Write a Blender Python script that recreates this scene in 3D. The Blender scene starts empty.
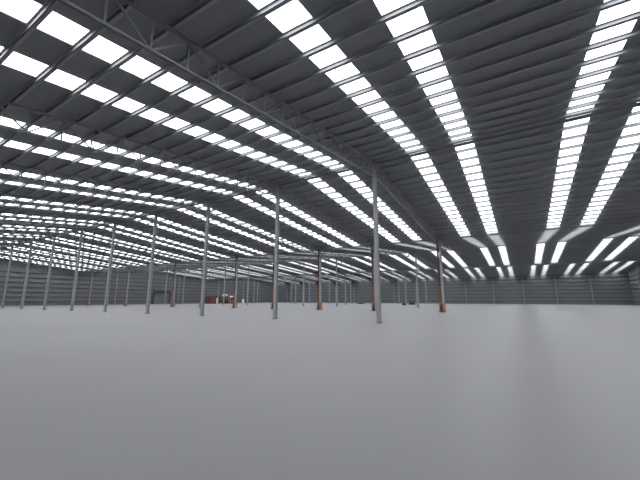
import bpy, bmesh, math, random
from mathutils import Vector, Matrix
random.seed(7)
sc = bpy.context.scene
COL = sc.collection
PI = math.pi

# ------------------------------------------------------------------ dimensions (metres)
EYE = 1.75
ROW0, ROW = 24.0, 24.4              # first column row and the distance between rows
BAY, X0 = 10.0, -9.4                # frame spacing and the first frame line
ZR, ZV = 13.37, 10.72               # ridge and valley heights of the roof sheet
XL, XR = X0 - 11 * BAY, X0 + 4 * BAY
YB, YF = ROW0 - 2 * ROW, ROW0 + 5 * ROW
NP = 18                             # purlin spaces in one roof slope
STRIP = 1.30                        # width of a rooflight strip

def rowy(n): return ROW0 + (n - 1) * ROW
def colx(k): return X0 - k * BAY
NODE = {-2: 10.6, -1: 13.0, 0: 10.55, 1: 13.12, 2: 10.5, 3: 12.5, 4: 10.55, 5: 12.5, 6: 10.6, 7: 12.5}   # roof height at each row
def nodey(n): return rowy(n) + (0.1 if n == 1 else .8)      # ridges and gutters run at or just beyond the column rows
def roofz(y):
    i = -2
    while i < 6 and y >= nodey(i + 1): i += 1
    t = (y - nodey(i)) / (nodey(i + 1) - nodey(i)); n = i + t
    z = NODE[i] * (1 - t) + NODE[i + 1] * t
    for m in (i, i + 1):            # gently rounded ridges
        d, r = abs(n - m), .055
        if m % 2 and d < r: z -= (r - d) ** 2 / r / 2 * (NODE[m] - NODE[m + 1 if n > m else m - 1])
    return z

# ------------------------------------------------------------------ materials
def material(name, color, rough=0.6, metal=0.0, vary=0.0, scale=3.0, bump=0.0, spec=0.5, stretch=None):
    m = bpy.data.materials.new(name); m.use_nodes = True
    nt = m.node_tree; b = nt.nodes['Principled BSDF']
    b.inputs['Base Color'].default_value = (*color, 1)
    b.inputs['Roughness'].default_value = rough
    b.inputs['Metallic'].default_value = metal
    b.inputs['Specular IOR Level'].default_value = spec
    if vary or bump:
        tc = nt.nodes.new('ShaderNodeTexCoord'); mp = nt.nodes.new('ShaderNodeMapping')
        nz = nt.nodes.new('ShaderNodeTexNoise'); nz.inputs['Scale'].default_value = scale
        nz.inputs['Detail'].default_value = 5
        if stretch: mp.inputs['Scale'].default_value = stretch
        nt.links.new(tc.outputs['Object'], mp.inputs['Vector']); nt.links.new(mp.outputs['Vector'], nz.inputs['Vector'])
        if vary:
            mx = nt.nodes.new('ShaderNodeMix'); mx.data_type = 'RGBA'
            mx.inputs['A'].default_value = (*[c * (1 - vary) for c in color], 1)
            mx.inputs['B'].default_value = (*[min(1, c * (1 + vary)) for c in color], 1)
            nt.links.new(nz.outputs['Fac'], mx.inputs['Factor']); nt.links.new(mx.outputs['Result'], b.inputs['Base Color'])
        if bump:
            bp = nt.nodes.new('ShaderNodeBump'); bp.inputs['Strength'].default_value = bump
            nt.links.new(nz.outputs['Fac'], bp.inputs['Height']); nt.links.new(bp.outputs['Normal'], b.inputs['Normal'])
    return m

M = dict(
    floor=material('smooth_concrete', (.222, .214, .215), .42, vary=.10, scale=.12, spec=.35, stretch=(1, .5, 1)),
    roof=material('roof_sheet', (.185, .193, .212), .55, vary=.08, scale=.6),
    purlin=material('purlin_steel', (.31, .317, .33), .6, vary=.06, scale=2),
    truss=material('truss_steel', (.24, .24, .25), .5, vary=.08, scale=2),
    column=material('column_steel', (.31, .31, .315), .5, vary=.07, scale=1.5),
    wall=material('wall_sheet', (.165, .171, .181), .6, vary=.06, scale=.5, stretch=(4, 4, .3)),
    girt=material('girt_steel', (.055, .058, .066), .6, vary=.06, scale=2),
    pipe=material('brown_pipe', (.075, .03, .024), .5, vary=.15, scale=3),
    sleeve=material('rust_orange', (.19, .066, .036), .6, vary=.25, scale=4),
    guard=material('orange_paint', (.46, .19, .08), .5, vary=.15, scale=4),
    dark=material('dark_steel', (.03, .028, .028), .6, vary=.1, scale=4),
    red=material('red_paint', (.19, .04, .034), .55, vary=.25, scale=1),
    brown=material('brown_paint', (.06, .035, .028), .6, vary=.2, scale=1),
    coral=material('faded_red_paint', (.36, .15, .11), .5, vary=.15, scale=2),
    rubber=material('tyre_rubber', (.02, .02, .02), .8, vary=.1, scale=5),
    white=material('white_paint', (.92, .92, .92), .5, vary=.03, scale=2),
    glass=material('cab_glass', (.02, .025, .03), .1, vary=.05, scale=2),
    door=material('door_sheet', (.15, .155, .16), .55, vary=.06, scale=1),
    tarp=material('black_plastic', (.012, .012, .013), .5, bump=.4, scale=6),
    base=material('grout_steel', (.2, .19, .185), .7, vary=.1, scale=5),
    gutter=material('gutter_sheet', (.12, .122, .13), .55, vary=.06, scale=2),
)
def rooflight():
    m = bpy.data.materials.new('rooflight_sheet'); m.use_nodes = True
    nt = m.node_tree; nt.nodes.clear()
    o = nt.nodes.new('ShaderNodeOutputMaterial'); mix = nt.nodes.new('ShaderNodeMixShader')
    a = nt.nodes.new('ShaderNodeBsdfTransparent'); a.inputs['Color'].default_value = (.93, .95, .97, 1)
    b = nt.nodes.new('ShaderNodeBsdfTranslucent'); b.inputs['Color'].default_value = (.9, .92, .94, 1)
    mix.inputs['Fac'].default_value = .3
    nt.links.new(a.outputs[0], mix.inputs[1]); nt.links.new(b.outputs[0], mix.inputs[2]); nt.links.new(mix.outputs[0], o.inputs[0])
    return m
M['rooflight'] = rooflight()

# ------------------------------------------------------------------ mesh helpers
def box(bm, x0, x1, y0, y1, z0, z1):
    v = [bm.verts.new((x, y, z)) for z in (z0, z1) for y in (y0, y1) for x in (x0, x1)]
    for f in ((0, 2, 3, 1), (4, 5, 7, 6), (0, 1, 5, 4), (2, 6, 7, 3), (0, 4, 6, 2), (1, 3, 7, 5)):
        bm.faces.new([v[i] for i in f])
def bar(bm, p, q, w, h=None):
    """rectangular bar from p to q; w across, h the other way"""
    h = h or w
    p, q = Vector(p), Vector(q); d = (q - p).normalized()
    up = Vector((0, 0, 1)) if abs(d.z) < .95 else Vector((0, 1, 0))
    s = d.cross(up).normalized(); u = s.cross(d).normalized()
    v = [bm.verts.new(e + s * a * w / 2 + u * b * h / 2) for e in (p, q) for a, b in ((-1, -1), (1, -1), (1, 1), (-1, 1))]
    for f in ((0, 1, 2, 3), (7, 6, 5, 4), (0, 4, 5, 1), (1, 5, 6, 2), (2, 6, 7, 3), (3, 7, 4, 0)):
        bm.faces.new([v[i] for i in f])
def tube(bm, p, q, r, r2=None, n=14):
    p, q = Vector(p), Vector(q); r2 = r if r2 is None else r2
    d = (q - p).normalized(); up = Vector((0, 0, 1)) if abs(d.z) < .95 else Vector((0, 1, 0))
    s = d.cross(up).normalized(); u = s.cross(d)
    A = [bm.verts.new(p + (s * math.cos(t) + u * math.sin(t)) * r) for t in [2 * PI * i / n for i in range(n)]]
    B = [bm.verts.new(q + (s * math.cos(t) + u * math.sin(t)) * r2) for t in [2 * PI * i / n for i in range(n)]]
    for i in range(n): bm.faces.new((A[i], A[(i + 1) % n], B[(i + 1) % n], B[i]))
    bm.faces.new(A[::-1]); bm.faces.new(B)
def prism(bm, pts, x0, x1):
    """profile of (y, z) points swept along x"""
    A = [bm.verts.new((x0, y, z)) for y, z in pts]; B = [bm.verts.new((x1, y, z)) for y, z in pts]
    n = len(pts)
    for i in range(n): bm.faces.new((A[i], A[(i + 1) % n], B[(i + 1) % n], B[i]))
    bm.faces.new(A[::-1]); bm.faces.new(B)
def obj(name, bm, m, parent=None, smooth=False, bevel=0):
    me = bpy.data.meshes.new(name)
    bmesh.ops.recalc_face_normals(bm, faces=bm.faces)
    bm.to_mesh(me); bm.free()
    if smooth:
        for p in me.polygons: p.use_smooth = True
    me.materials.append(m)
    o = bpy.data.objects.new(name, me); COL.objects.link(o); o.parent = parent
    if bevel:
        b = o.modifiers.new('bevel', 'BEVEL'); b.width = bevel; b.segments = 2
    return o
def made(fn, *a, **k):
    bm = bmesh.new(); fn(bm, *a, **k); return bm
def struct(name, bm, m, parent=None):
    o = obj(name, bm, m, parent)
    if parent is None: o['kind'] = 'structure'
    return o
def thing(name, label, cat, loc=(0, 0, 0), rz=0.0, group=None):
    o = bpy.data.objects.new(name, None); COL.objects.link(o)
    o.empty_display_size = .3
    o.location = loc; o.rotation_euler = (0, 0, rz)
    tag(o, label, cat, group)
    return o
def tag(o, label, cat, group=None):
    o['label'] = label; o['category'] = cat; o['kind'] = 'thing'
    if group: o['group'] = group
def dup(root, loc, label, name=None):
    r = root.copy(); COL.objects.link(r); r.location = loc; r['label'] = label
    for ch in list(root.children):
        c = ch.copy(); COL.objects.link(c); c.parent = r
        for g in list(ch.children):
            d = g.copy(); COL.objects.link(d); d.parent = c
    return r

# ------------------------------------------------------------------ the setting
def slab(bm): box(bm, XL - .3, XR + .3, YB - .3, YF + .3, -.3, 0)
struct('floor', made(slab), M['floor'])

def profile(y0, y1):
    ys = {y0, y1}
    for n in range(-1, 7):
        for d in (-.055, -.036, -.018, 0, .018, .036, .055):
            y = nodey(n) + d * ROW
            if y0 < y < y1: ys.add(y)
    return sorted(ys)
strips = []                                   # (x0, x1) of every rooflight run
for k in range(-4, 11):
    for t in (1 / 3, 2 / 3):
        xc = X0 - (k + t) * BAY + .1
        strips.append((xc - STRIP / 2, xc + STRIP / 2))
strips.sort()
GAP = .30                                     # sheet left at ridge and valley
def sheet(bm):
    ys = profile(YB, YF)
    def run(x0, x1, pts):
        lo = [bm.verts.new((x0, y, roofz(y))) for y in pts]; hi = [bm.verts.new((x1, y, roofz(y))) for y in pts]
        for i in range(len(pts) - 1): bm.faces.new((lo[i], hi[i], hi[i + 1], lo[i + 1]))
    e = [XL - .3] + [x for s in strips for x in s] + [XR + .3]
    for i in range(0, len(e), 2): run(e[i], e[i + 1], ys)
    for x0, x1 in strips:                     # unseen rear span: sheet added in place of rooflights to darken the near floor
        run(x0, x1, [y for y in ys if y <= rowy(0)])
    for x0, x1 in strips:                     # ridge and valley flashings across the strips
        for n in range(0, 7):
            a, b = max(rowy(0), nodey(n) - GAP) if n == 0 else max(YB, nodey(n) - GAP), min(YF, nodey(n) + GAP)
            if b > a: run(x0, x1, [a, (a + b) / 2, b])
bm = made(sheet)
ceiling = struct('ceiling', bm, M['roof'])
# make sure the sheet's faces look down into the hall, then give it a thickness upwards
s = ceiling.modifiers.new('thickness', 'SOLIDIFY'); s.thickness = .05; s.offset = 0
# rooflight strips, one pane for each slope
w = 0
for n in range(0, 6):
    a, b = nodey(n) + GAP, min(YF, nodey(n + 1) - GAP)
    pts = [y for y in profile(a, b)]
    for x0, x1 in strips:
        bm = bmesh.new()
        lo = [bm.verts.new((x0, y, roofz(y))) for y in pts]; hi = [bm.verts.new((x1, y, roofz(y))) for y in pts]
        for i in range(len(pts) - 1): bm.faces.new((lo[i], hi[i], hi[i + 1], lo[i + 1]))
        w += 1; struct('window_%d' % w, bm, M['rooflight'])
# purlins: Z sections along the whole hall
PH = .17
def purlin_bm(bm, y):
    z = roofz(y) - .03
    box(bm, XL, XR, y - .012, y + .012, z - PH, z)
    box(bm, XL, XR, y - .012, y + .12, z - PH, z - PH + .014)
    box(bm, XL, XR, y - .08, y + .012, z - .014, z)
ply = []
for n in range(-1, 6):
    for i in range(NP):
        y = nodey(n) + i * (nodey(n + 1) - nodey(n)) / NP
        if i == 0:
            if n % 2: ply += [y - .38, y + .38]
            else: ply += [y - .5, y + .5]
        else: ply.append(y)
ply = [y for y in ply if YB < y < YF - .1]
near = [y for y in ply if y > 7.0][:99]
rest = [y for y in ply if y not in near]
for y in near: obj('purlin', made(purlin_bm, y), M['purlin'], ceiling)
bm = bmesh.new()
for y in rest: purlin_bm(bm, y)
o = obj('purlins_beyond', bm, M['purlin'], ceiling); o['kind'] = 'stuff'; o.name = 'purlin_run'
# valley gutters
for n in (0, 2, 4):
    y, z = nodey(n), NODE[n] - .02
    bm = made(prism, [(y - .26, z + .0), (y - .26, z - .1), (y + .26, z - .1), (y + .26, z + .0), (y + .23, z + .0), (y + .23, z - .07), (y - .23, z - .07), (y - .23, z + .0)], XL, XR)
    obj('valley_gutter', bm, M['gutter'], ceiling)

# walls: sheeting that follows the roof, girts and posts inside
def end_wall(bm, x0, x1, y0, y1, zt): box(bm, x0, x1, y0, y1, 0, zt)
GZ = [1.05, 2.4, 3.75, 5.1, 6.45, 7.8, 9.15]
def sheet_ribs(bm, along, fixed, lo, hi, top):
    """low trapezoid ribs of the wall sheeting"""
    t = lo
    while t < hi:
        if along == 'x': box(bm, t, t + .25, fixed - .05, fixed, 0, top(t))
        else: box(bm, fixed, fixed + .05, t, t + .25, 0, top(t) - .05)
        t += 1.0
bm = bmesh.new(); box(bm, XL - .3, XR + .3, YF, YF + .3, 0, ZV + .1); sheet_ribs(bm, 'x', YF, XL + .5, XR - .5, lambda t: ZV)
wb = struct('wall_back', bm, M['wall'])
for z in GZ: obj('girt', made(box, XL, XR, YF - .25, YF - .05, z - .1, z + .1), M['girt'], wb)
for k in range(-3, 11):
    bm = bmesh.new(); x = colx(k)
    box(bm, x - .11, x + .11, YF - .50, YF - .485, 0, ZV - .45); box(bm, x - .11, x + .11, YF - .265, YF - .25, 0, ZV - .45); box(bm, x - .008, x + .008, YF - .49, YF - .26, 0, ZV - .45)
    obj('wall_post', bm, M['column'], wb)
def gable(name, x0, x1, face, sgn):
    ys = profile(YB - .3, YF + .3)
    bm = bmesh.new(); prism(bm, [(YF + .3, 0), (YB - .3, 0)] + [(y, roofz(min(max(y, YB), YF)) + .1) for y in ys], x0, x1)
    if sgn > 0: sheet_ribs(bm, 'y', face, YB + .5, YF - .5, lambda t: roofz(t))
    o = struct(name, bm, M['wall'])
    for z in GZ:
        a, b = sorted((face + sgn * .05, face + sgn * .25))
        obj('girt', made(box, a, b, YB, YF, z - .1, z + .1), M['girt'], o)
    y = YB + ROW / 2
    while y < YF - 3:
        a, b = sorted((face + sgn * .25, face + sgn * .50)); z = roofz(y) - .4
        bm = bmesh.new(); box(bm, a, a + .015, y - .11, y + .11, 0, z); box(bm, b - .015, b, y - .11, y + .11, 0, z); box(bm, a, b, y - .008, y + .008, 0, z)
        obj('wall_post', bm, M['column'], o); y += ROW / 2
    return o
gable('wall_left', XL - .3, XL, XL, 1)
gable('wall_right', XR, XR + .3, XR, -1)
struct('wall_front', made(box, XL - .3, XR + .3, YB - .3, YB, 0, ZV + .1), M['wall'])

# roller door in the side wall
dr = obj('door_1', made(box, XL + .26, XL + .36, 74.6, 80.8, 0, 4.2), M['door']); dr['kind'] = 'structure'
bm = bmesh.new(); box(bm, XL + .26, XL + .75, 74.3, 81.1, 4.2, 4.75)
obj('roller_box', bm, M['dark'], dr)
bm = bmesh.new()
for i in range(13): box(bm, XL + .36, XL + .40, 74.8, 80.6, .12 + i * .31, .32 + i * .31)
obj('shutter_slats', bm, M['door'], dr)
for y in (74.3, 80.8): obj('door_rail', made(box, XL + .26, XL + .5, y, y + .3, 0, 4.2), M['dark'], dr)

# ------------------------------------------------------------------ columns
CW = .29
def shaft_bm(h):
    bm = bmesh.new(); a = CW / 2
    box(bm, -a, a, -a, -a + .024, .03, h); box(bm, -a, a, a - .024, a, .03, h); box(bm, -.011, .011, -a + .024, a - .024, .03, h)
    return bm
def plate_bm():
    bm = bmesh.new(); box(bm, -.2, .2, -.2, .2, 0, .03)
    for x in (-.17, .17):
        for y in (-.17, .17): tube(bm, (x, y, .02), (x, y, .085), .018, n=6)
    return bm
def cap_bm(h): return made(box, -.17, .17, -.17, .17, h, h + .025)
HV = 10.05
def make_column(h, label, group):
    t = thing('steel_column', label, 'column', group=group)
    obj('shaft', shaft_bm(h), M['column'], t)
    obj('base_plate', plate_bm(), M['base'], t)
    obj('cap_plate', cap_bm(h), M['truss'], t)
    return t
def add_drainage(t):
    px, py, r = -.33, -.06, .135
    bm = bmesh.new(); tube(bm, (px, py, 3.5), (px, py, HV + .22), r)
    tube(bm, (px, py, HV - .45), (px, py, HV - .3), r + .02)
    p = obj('downpipe', bm, M['pipe'], t, smooth=False)
    for z in (4.6, 7.0, 9.2): obj('pipe_clip', made(box, px - .15, px + .19, py - .15, py + .15, z, z + .06), M['dark'], p)
    bm = bmesh.new(); tube(bm, (px, py, .1), (px, py, 3.6), r + .018)
    q = obj('pipe_sleeve', bm, M['sleeve'], t)
    q['label'] = 'rust orange sleeve round the foot of the downpipe'
    bm = bmesh.new(); tube(bm, (px, py, .02), (px, py, .8), r + .05); box(bm, px - .3, px + .3, py - .3, py + .2, 0, .12)
    obj('pipe_shoe', bm, M['dark'], q)
    # orange guard: two folded corner plates joined by rails
    bm = bmesh.new()
    for x, d in ((-.56, .08), (.24, -.08)):
        a, b = sorted((x, x + d * 1.4)); box(bm, a, b, -.34, -.31, 0, 1.25)
        a, b = sorted((x, x + d * .3)); box(bm, a, b, -.34, -.22, 0, 1.25); box(bm, a, b, .22, .34, 0, 1.25)
    for z in (.2, .7, 1.13):
        box(bm, -.56, .24, .31, .34, z, z + .12)
        for x in (-.56, .216): box(bm, x, x + .024, -.34, .34, z, z + .12)
    box(bm, -.56, .24, -.34, -.31, 1.13, 1.25)
    g = obj('guard', bm, M['guard'], t); g['label'] = 'orange steel guard round the column foot'

f_, pitch_, yaw_ = 327.0, math.atan(59.3 / 327), .5485
def seen_x(n, k):                     # where along the hall's panorama a column stands, for ordering its label
    X, Y = colx(k), rowy(n)
    fw = -X * math.sin(yaw_) + Y * math.cos(yaw_); rt = X * math.cos(yaw_) + Y * math.sin(yaw_)
    return rt / fw
ORD = ['first', 'second', 'third', 'fourth', 'fifth', 'sixth', 'seventh', 'eighth', 'ninth', 'tenth', 'eleventh', 'twelfth']
cells = [(1, k) for k in range(0, 9)] + [(2, k) for k in range(0, 11)] + [(3, k) for k in range(1, 11)] + [(4, k) for k in range(1, 11)] + [(5, k) for k in range(2, 11)]
land = sorted([(seen_x(n, k), n, k) for n, k in cells if n <= 2])
def lname(n, k): return ('tallest' if (n, k) == (1, 0) else ORD[k]) + (' front column' if n == 1 else ' downpipe column')
labels = {}
for n, k in cells:
    if n == 1:
        labels[n, k] = ('tall grey steel column of the front row, ' + ORD[k] + ' from the right') if k else \
            'tallest grey steel column, standing closest, at the right end of the front row'
    elif n == 2:
        e = {3: ', mostly hidden behind a front column', 1: ', half hidden behind the tallest column'}.get(k, '')
        labels[n, k] = 'grey column with brown downpipe and orange guard, ' + ORD[k] + ' from right' + ('' if not e else e)
        hid = min(range(9), key=lambda j: abs(seen_x(1, j) - seen_x(n, k)))
        if not e and abs(seen_x(1, hid) - seen_x(n, k)) < .0085: e = ', hidden behind ' + lname(1, hid)
        if e: labels[n, k] = 'orange-guarded downpipe column, ' + ORD[k] + ' from right' + e
gaps = {}
for n, k in cells:
    if n <= 2: continue
    x = seen_x(n, k)
    close = min(land, key=lambda q: abs(q[0] - x))
    if abs(close[0] - x) < .0085:
        labels[n, k] = 'thin grey column of the ' + ORD[n - 1] + ' row, hidden behind the ' + lname(close[1], close[2])
    else:
        i = sum(1 for q in land if q[0] < x)
        gaps.setdefault(i, []).append((x, n, k))
for i, g in gaps.items():
    g.sort()
    for j, (x, n, k) in enumerate(g):
        if i == 0: where = 'left of the ' + lname(*land[0][1:])
        elif i == len(land): where = 'right of the ' + lname(*land[-1][1:])
        else: where = 'between ' + lname(*land[i - 1][1:]) + ' and ' + lname(*land[i][1:])
        labels[n, k] = ('thin far grey column, ' + ORD[j] + ' from left ' + where) if len(g) > 1 else ('thin far grey column, the only one ' + where)
protos = {}
GRP = {1: 'front row of steel columns', 2: 'columns with downpipes and orange guards'}
for n, k in cells:
    key = n
    loc = (colx(k), rowy(n), 0)
    if key not in protos:
        t = make_column(roofz(rowy(n)) - .5, labels[n, k], None); t.location = loc
        if n == 2: add_drainage(t)
        protos[key] = t
    else:
        t = dup(protos[key], loc, labels[n, k])
    t['group'] = GRP.get(n, 'thin far columns of the rows behind')

# ------------------------------------------------------------------ lattice roof trusses, one from each column to the next
TOP, BOT = .31, 1.48                 # below the roof sheet
def make_truss(n, label):
    y0 = rowy(n)
    t = thing('roof_truss', label, 'roof truss', (0, y0, 0))
    ys = [min(max(i * ROW / NP, .22), ROW - (.7 if n == 5 else .22)) for i in range(NP + 1)]
    c = .085
    zt = [roofz(y0 + y) - TOP for y in ys]; zb = [roofz(y0 + y) - BOT for y in ys]
    for nm, zz in (('top_chord', zt), ('bottom_chord', zb)):
        bm = bmesh.new()
        for i in range(NP):
            a, b = (0, ys[i], zz[i]), (0, ys[i + 1], zz[i + 1])
            for s_ in (-.05, .05): bar(bm, (s_, a[1], a[2]), (s_, b[1], b[2]), .04, c)
        obj(nm, bm, M['truss'], t)
    bm = bmesh.new()
    for i in range(NP + 1):
        if 0 < i < NP: bar(bm, (0, ys[i], zb[i]), (0, ys[i], zt[i]), .06, .06)
        if i < NP:
            if i % 2 == 0: bar(bm, (0, ys[i], zb[i]), (0, ys[i + 1], zt[i + 1]), .06, .06)
            else: bar(bm, (0, ys[i], zt[i]), (0, ys[i + 1], zb[i + 1]), .06, .06)
    obj('web_bracing', bm, M['truss'], t)
    return t
tp = {}
for n in range(0, 6):
    for k in range(0, 11):
        if (n == 0 and k > 8) or (k == 0 and n > 2) or (k == 1 and n == 5): continue
        o_ = ORD[k]
        if n == 0: lb = 'lattice roof truss running overhead on the near side of the ' + o_ + ' front column'
        elif n == 1: lb = 'lattice roof truss spanning from ' + o_ + ' front column back to ' + o_ + ' downpipe column'
        else: lb = 'grey lattice truss in line with the ' + o_ + ' downpipe column, ' + ORD[n - 2] + ' span behind it'
        if k == 0 and n < 2: lb = lb.replace('first front', 'tallest front')
        if n not in tp:
            t = tp[n] = make_truss(n, lb); t.location.x = colx(k)
        else:
            t = dup(tp[n], (colx(k), rowy(n), 0), lb)
        t['group'] = 'lattice trusses of the ' + ORD[n] + ' roof slope'

# ------------------------------------------------------------------ things at the far side
# red and brown steel containers
def container(name, label, loc, rz, L, W, H, m):
    t = thing(name, label, 'container', loc, rz)
    bm = bmesh.new(); box(bm, -L / 2 + .06, L / 2 - .06, -W / 2 + .06, W / 2 - .06, .12, H - .1)
    n = int(L / .28)
    for i in range(n):
        x = -L / 2 + .15 + i * (L - .3) / n
        for s_ in (-1, 1):
            a, b = sorted((s_ * (W / 2 - .06), s_ * (W / 2 - .02))); box(bm, x, x + .14, a, b, .15, H - .15)
    obj('body', bm, m, t)
    bm = bmesh.new()
    for x in (-L / 2, L / 2 - .14):
        for y in (-W / 2, W / 2 - .14): box(bm, x, x + .14, y, y + .14, 0, H)
    for y in (-W / 2, W / 2 - .1):
        box(bm, -L / 2, L / 2, y, y + .1, 0, .16); box(bm, -L / 2, L / 2, y, y + .1, H - .14, H)
    for x in (-L / 2, L / 2 - .1):
        box(bm, x, x + .1, -W / 2, W / 2, 0, .16); box(bm, x, x + .1, -W / 2, W / 2, H - .14, H)
    obj('corner_frame', bm, m, t)
    obj('lid', made(box, -L / 2 + .02, L / 2 - .02, -W / 2 + .02, W / 2 - .02, H - .08, H + .38), M['dark'], t)
    for s_ in (-1, 1):
        d = obj('door', made(box, L / 2 - .06, L / 2 - .01, min(0, s_) * (W / 2 - .16) + .01, max(0, s_) * (W / 2 - .16) - .01, .17, H - .16), m, t)
        bm = bmesh.new()
        for y in (.3, .75): tube(bm, (L / 2 + .02, s_ * y, .2), (L / 2 + .02, s_ * y, H - .2), .022, n=8)
        obj('lock_rod', bm, M['dark'], d)
    return t
container('steel_container', 'dark brown steel container beside the red one, against the far side wall', (-107.25, 89.95, 0), .86, 1.75, 2.3, 2.5, M['brown'])
container('steel_container', 'dark red steel container with black top, far off at the side wall', (-105.7, 91.8, 0), .86, 3.0, 2.3, 2.5, M['red'])
# white post and black post by the container
t = thing('site_post', 'slim white post standing at the end of the dark red container', 'post', (-102.7, 90.75, 0))
obj('shaft', made(box, -.16, .16, -.16, .16, .06, 2.3), M['white'], t); obj('base_plate', made(box, -.35, .35, -.35, .35, 0, .06), M['dark'], t)
t = thing('site_post', 'black post standing beside the white post at the red container', 'post', (-104.4, 93.35, 0))
obj('shaft', made(box, -.18, .18, -.18, .18, .06, 2.9), M['dark'], t); obj('base_plate', made(box, -.35, .35, -.35, .35, 0, .06), M['dark'], t)

# forklift trucks
def forklift(label, loc, rz, paint, s=1.0):
    t = thing('forklift_truck', label, 'forklift', loc, rz); t.scale = (s, s, s)
    bm = bmesh.new()
    prism(bm, [(-1.15, .35), (-1.2, .9), (-1.05, 1.15), (-.35, 1.2), (-.3, .8), (.55, .75), (.75, .95), (.85, .9), (.85, .35)], -.55, .55)
    obj('body', bm, paint, t, bevel=.03)
    bm = bmesh.new()
    for x in (-.5, .5):
        bar(bm, (x, -.75, 1.15), (x, -.55, 2.15), .07); bar(bm, (x, .75, .9), (x, .35, 2.15), .07)
    obj('overhead_guard', bm, M['dark'], t)
    bm = bmesh.new(); box(bm, -.6, .6, -.7, .5, 2.12, 2.58)
    obj('roof', bm, M['white'], t, bevel=.04)
    for x in (-.5, .5):
        for y, r in ((-.75, .33), (.6, .4)):
            bm = bmesh.new(); tube(bm, (x - .13, y, r), (x + .13, y, r), r, n=20)
            wh = obj('wheel', bm, M['rubber'], t)
            bm = bmesh.new(); tube(bm, (x - .14, y, r), (x + .14, y, r), r * .5, n=14); obj('hub', bm, paint, wh)
    bm = bmesh.new()
    for x in (-.36, .36): box(bm, x - .06, x + .06, .95, 1.1, .08, 2.3)
    for z in (.5, 1.4, 2.2): box(bm, -.36, .36, .97, 1.05, z, z + .1)
    obj('mast', bm, M['dark'], t)
    for x in (-.3, .3):
        bm = bmesh.new(); box(bm, x - .06, x + .06, 1.1, 1.16, .06, .7); box(bm, x - .06, x + .06, 1.1, 2.1, .06, .11)
        obj('fork', bm, M['dark'], t)
    bm = bmesh.new(); box(bm, -.28, .28, -.5, .05, .8, .95); box(bm, -.28, .28, -.6, -.48, .9, 1.45)
    obj('seat', bm, M['rubber'], t)
    bm = bmesh.new(); bar(bm, (0, .55, .85), (0, .3, 1.25), .05)
    for i in range(16):
        a, b = 2 * PI * i / 16, 2 * PI * (i + 1) / 16
        bar(bm, (.17 * math.cos(a), .3 + .1 * math.sin(a), 1.25 + .14 * math.sin(a)), (.17 * math.cos(b), .3 + .1 * math.sin(b), 1.25 + .14 * math.sin(b)), .03)
    obj('steering_wheel', bm, M['rubber'], t)
    return t
forklift('dark forklift truck with bright white roof, next to the red container', (-102.6, 94.7, 0), -1.95, M['dark'], 1.42)
forklift('faded red forklift truck with black wheels, beside the dark forklift', (-96.6, 92.9, 0), -1.75, M['coral'], 1.2)
# white cabinet
t = thing('site_cabinet', 'white upright cabinet standing alone by the far side wall', 'cabinet', (-96.6, 98.8, 0), .6)
obj('body', made(box, -.38, .38, -.3, .3, .08, 1.85), M['white'], t, bevel=.03)
obj('plinth', made(box, -.33, .33, -.26, .26, 0, .08), M['dark'], t)
d = obj('door', made(box, -.34, .34, -.33, -.3, .14, 1.8), M['white'], t)
obj('handle', made(box, .24, .28, -.37, -.33, .9, 1.15), M['dark'], d)
# dark things lying on the floor
def lump(bm, L, W, H, seed):
    rnd = random.Random(seed); n, r = 20, 7
    rings = []
    for j in range(r):
        v = j / (r - 1); rad = math.cos(v * PI / 2) ** .55 if j < r - 1 else 0
        ring = [bm.verts.new((L / 2 * rad * math.cos(2 * PI * i / n) * (1 + rnd.uniform(-.1, .1)), W / 2 * rad * math.sin(2 * PI * i / n) * (1 + rnd.uniform(-.1, .1)), H * math.sin(v * PI / 2) * (1 + rnd.uniform(-.12, .12) * (j > 0)))) for i in range(n)] if j < r - 1 else [bm.verts.new((0, 0, H))]
        rings.append(ring)
    for j in range(r - 2):
        for i in range(n): bm.faces.new((rings[j][i], rings[j][(i + 1) % n], rings[j + 1][(i + 1) % n], rings[j + 1][i]))
    for i in range(n): bm.faces.new((rings[-2][i], rings[-2][(i + 1) % n], rings[-1][0]))
    bm.faces.new(rings[0][::-1])
def bundle(label, loc, rz, L, W, H, seed, m):
    t = thing('wrapped_bundle', label, 'bundle', loc, rz)
    obj('cover', made(lump, L, W, H, seed), m, t, smooth=True)
    bm = bmesh.new(); pts = [(0, W * .52 * math.cos(a), H * 1.04 * math.sin(a) + .02) for a in [PI * i / 12 for i in range(13)]]
    for a, b in zip(pts, pts[1:]): bar(bm, a, b, .07, .03)
    obj('strap', bm, M['dark'], t)
bundle('small black bundle at the foot of a thin column, smaller of the pair', (-30.6, 98.6, 0), .5, 1.1, .8, .65, 1, M['tarp'])
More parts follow.
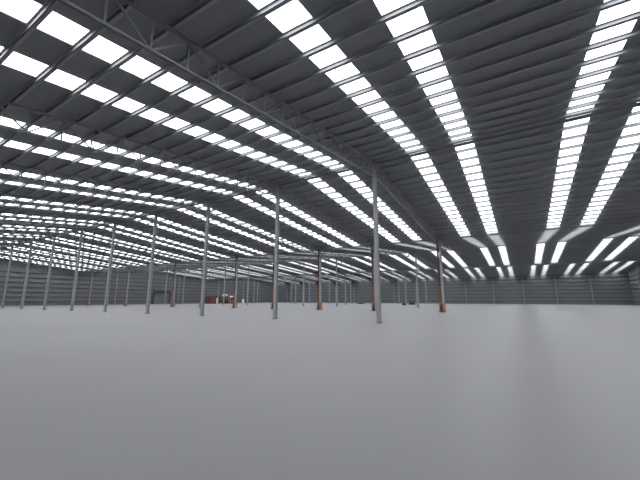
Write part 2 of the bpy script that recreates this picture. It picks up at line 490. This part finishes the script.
bundle('larger black bundle lying on the open floor beside the smaller one', (-31.7, 111.0, 0), .55, 2.1, 1.0, .85, 2, M['tarp'])
bundle('long low black bundle lying near the back wall', (-53.4, 118.0, 0), .55, 3.0, 1.0, .42, 3, M['tarp'])

# ------------------------------------------------------------------ daylight: overcast sky through the rooflights
wd = bpy.data.worlds.new('overcast'); sc.world = wd; wd.use_nodes = True
nt = wd.node_tree; bg = nt.nodes['Background']
tc = nt.nodes.new('ShaderNodeTexCoord'); sp = nt.nodes.new('ShaderNodeSeparateXYZ'); rp = nt.nodes.new('ShaderNodeValToRGB')
rp.color_ramp.elements[0].position = 0; rp.color_ramp.elements[0].color = (.10, .10, .10, 1)     # ground outside
rp.color_ramp.elements[1].position = 1; rp.color_ramp.elements[1].color = (.95, .975, 1, 1)      # zenith
e = rp.color_ramp.elements.new(.495); e.color = (.10, .10, .10, 1)
e = rp.color_ramp.elements.new(.505); e.color = (.36, .37, .38, 1)                               # overcast horizon, a third of the zenith
ma = nt.nodes.new('ShaderNodeMath'); ma.operation = 'MULTIPLY_ADD'; ma.inputs[1].default_value = .5; ma.inputs[2].default_value = .5
nt.links.new(tc.outputs['Generated'], sp.inputs[0]); nt.links.new(sp.outputs['Z'], ma.inputs[0])
nt.links.new(ma.outputs[0], rp.inputs[0]); nt.links.new(rp.outputs['Color'], bg.inputs['Color'])
bg.inputs['Strength'].default_value = 8.8

# ------------------------------------------------------------------ camera and look
cd = bpy.data.cameras.new('camera'); cam = bpy.data.objects.new('camera', cd); COL.objects.link(cam)
cd.sensor_width = 36; cd.lens = 327 / 640 * 36; cd.clip_start = .1; cd.clip_end = 600
cam.location = (0, 0, EYE); cam.rotation_euler = (PI / 2 + pitch_, 0, yaw_)
cd.shift_x = .5 / 640
sc.camera = cam
sc.view_settings.view_transform = 'Standard'; sc.view_settings.look = 'None'
sc.view_settings.exposure = 0; sc.view_settings.gamma = 1; sc.view_settings.use_curve_mapping = False
sc.cycles.max_bounces = 8; sc.cycles.diffuse_bounces = 5; sc.cycles.transparent_max_bounces = 16
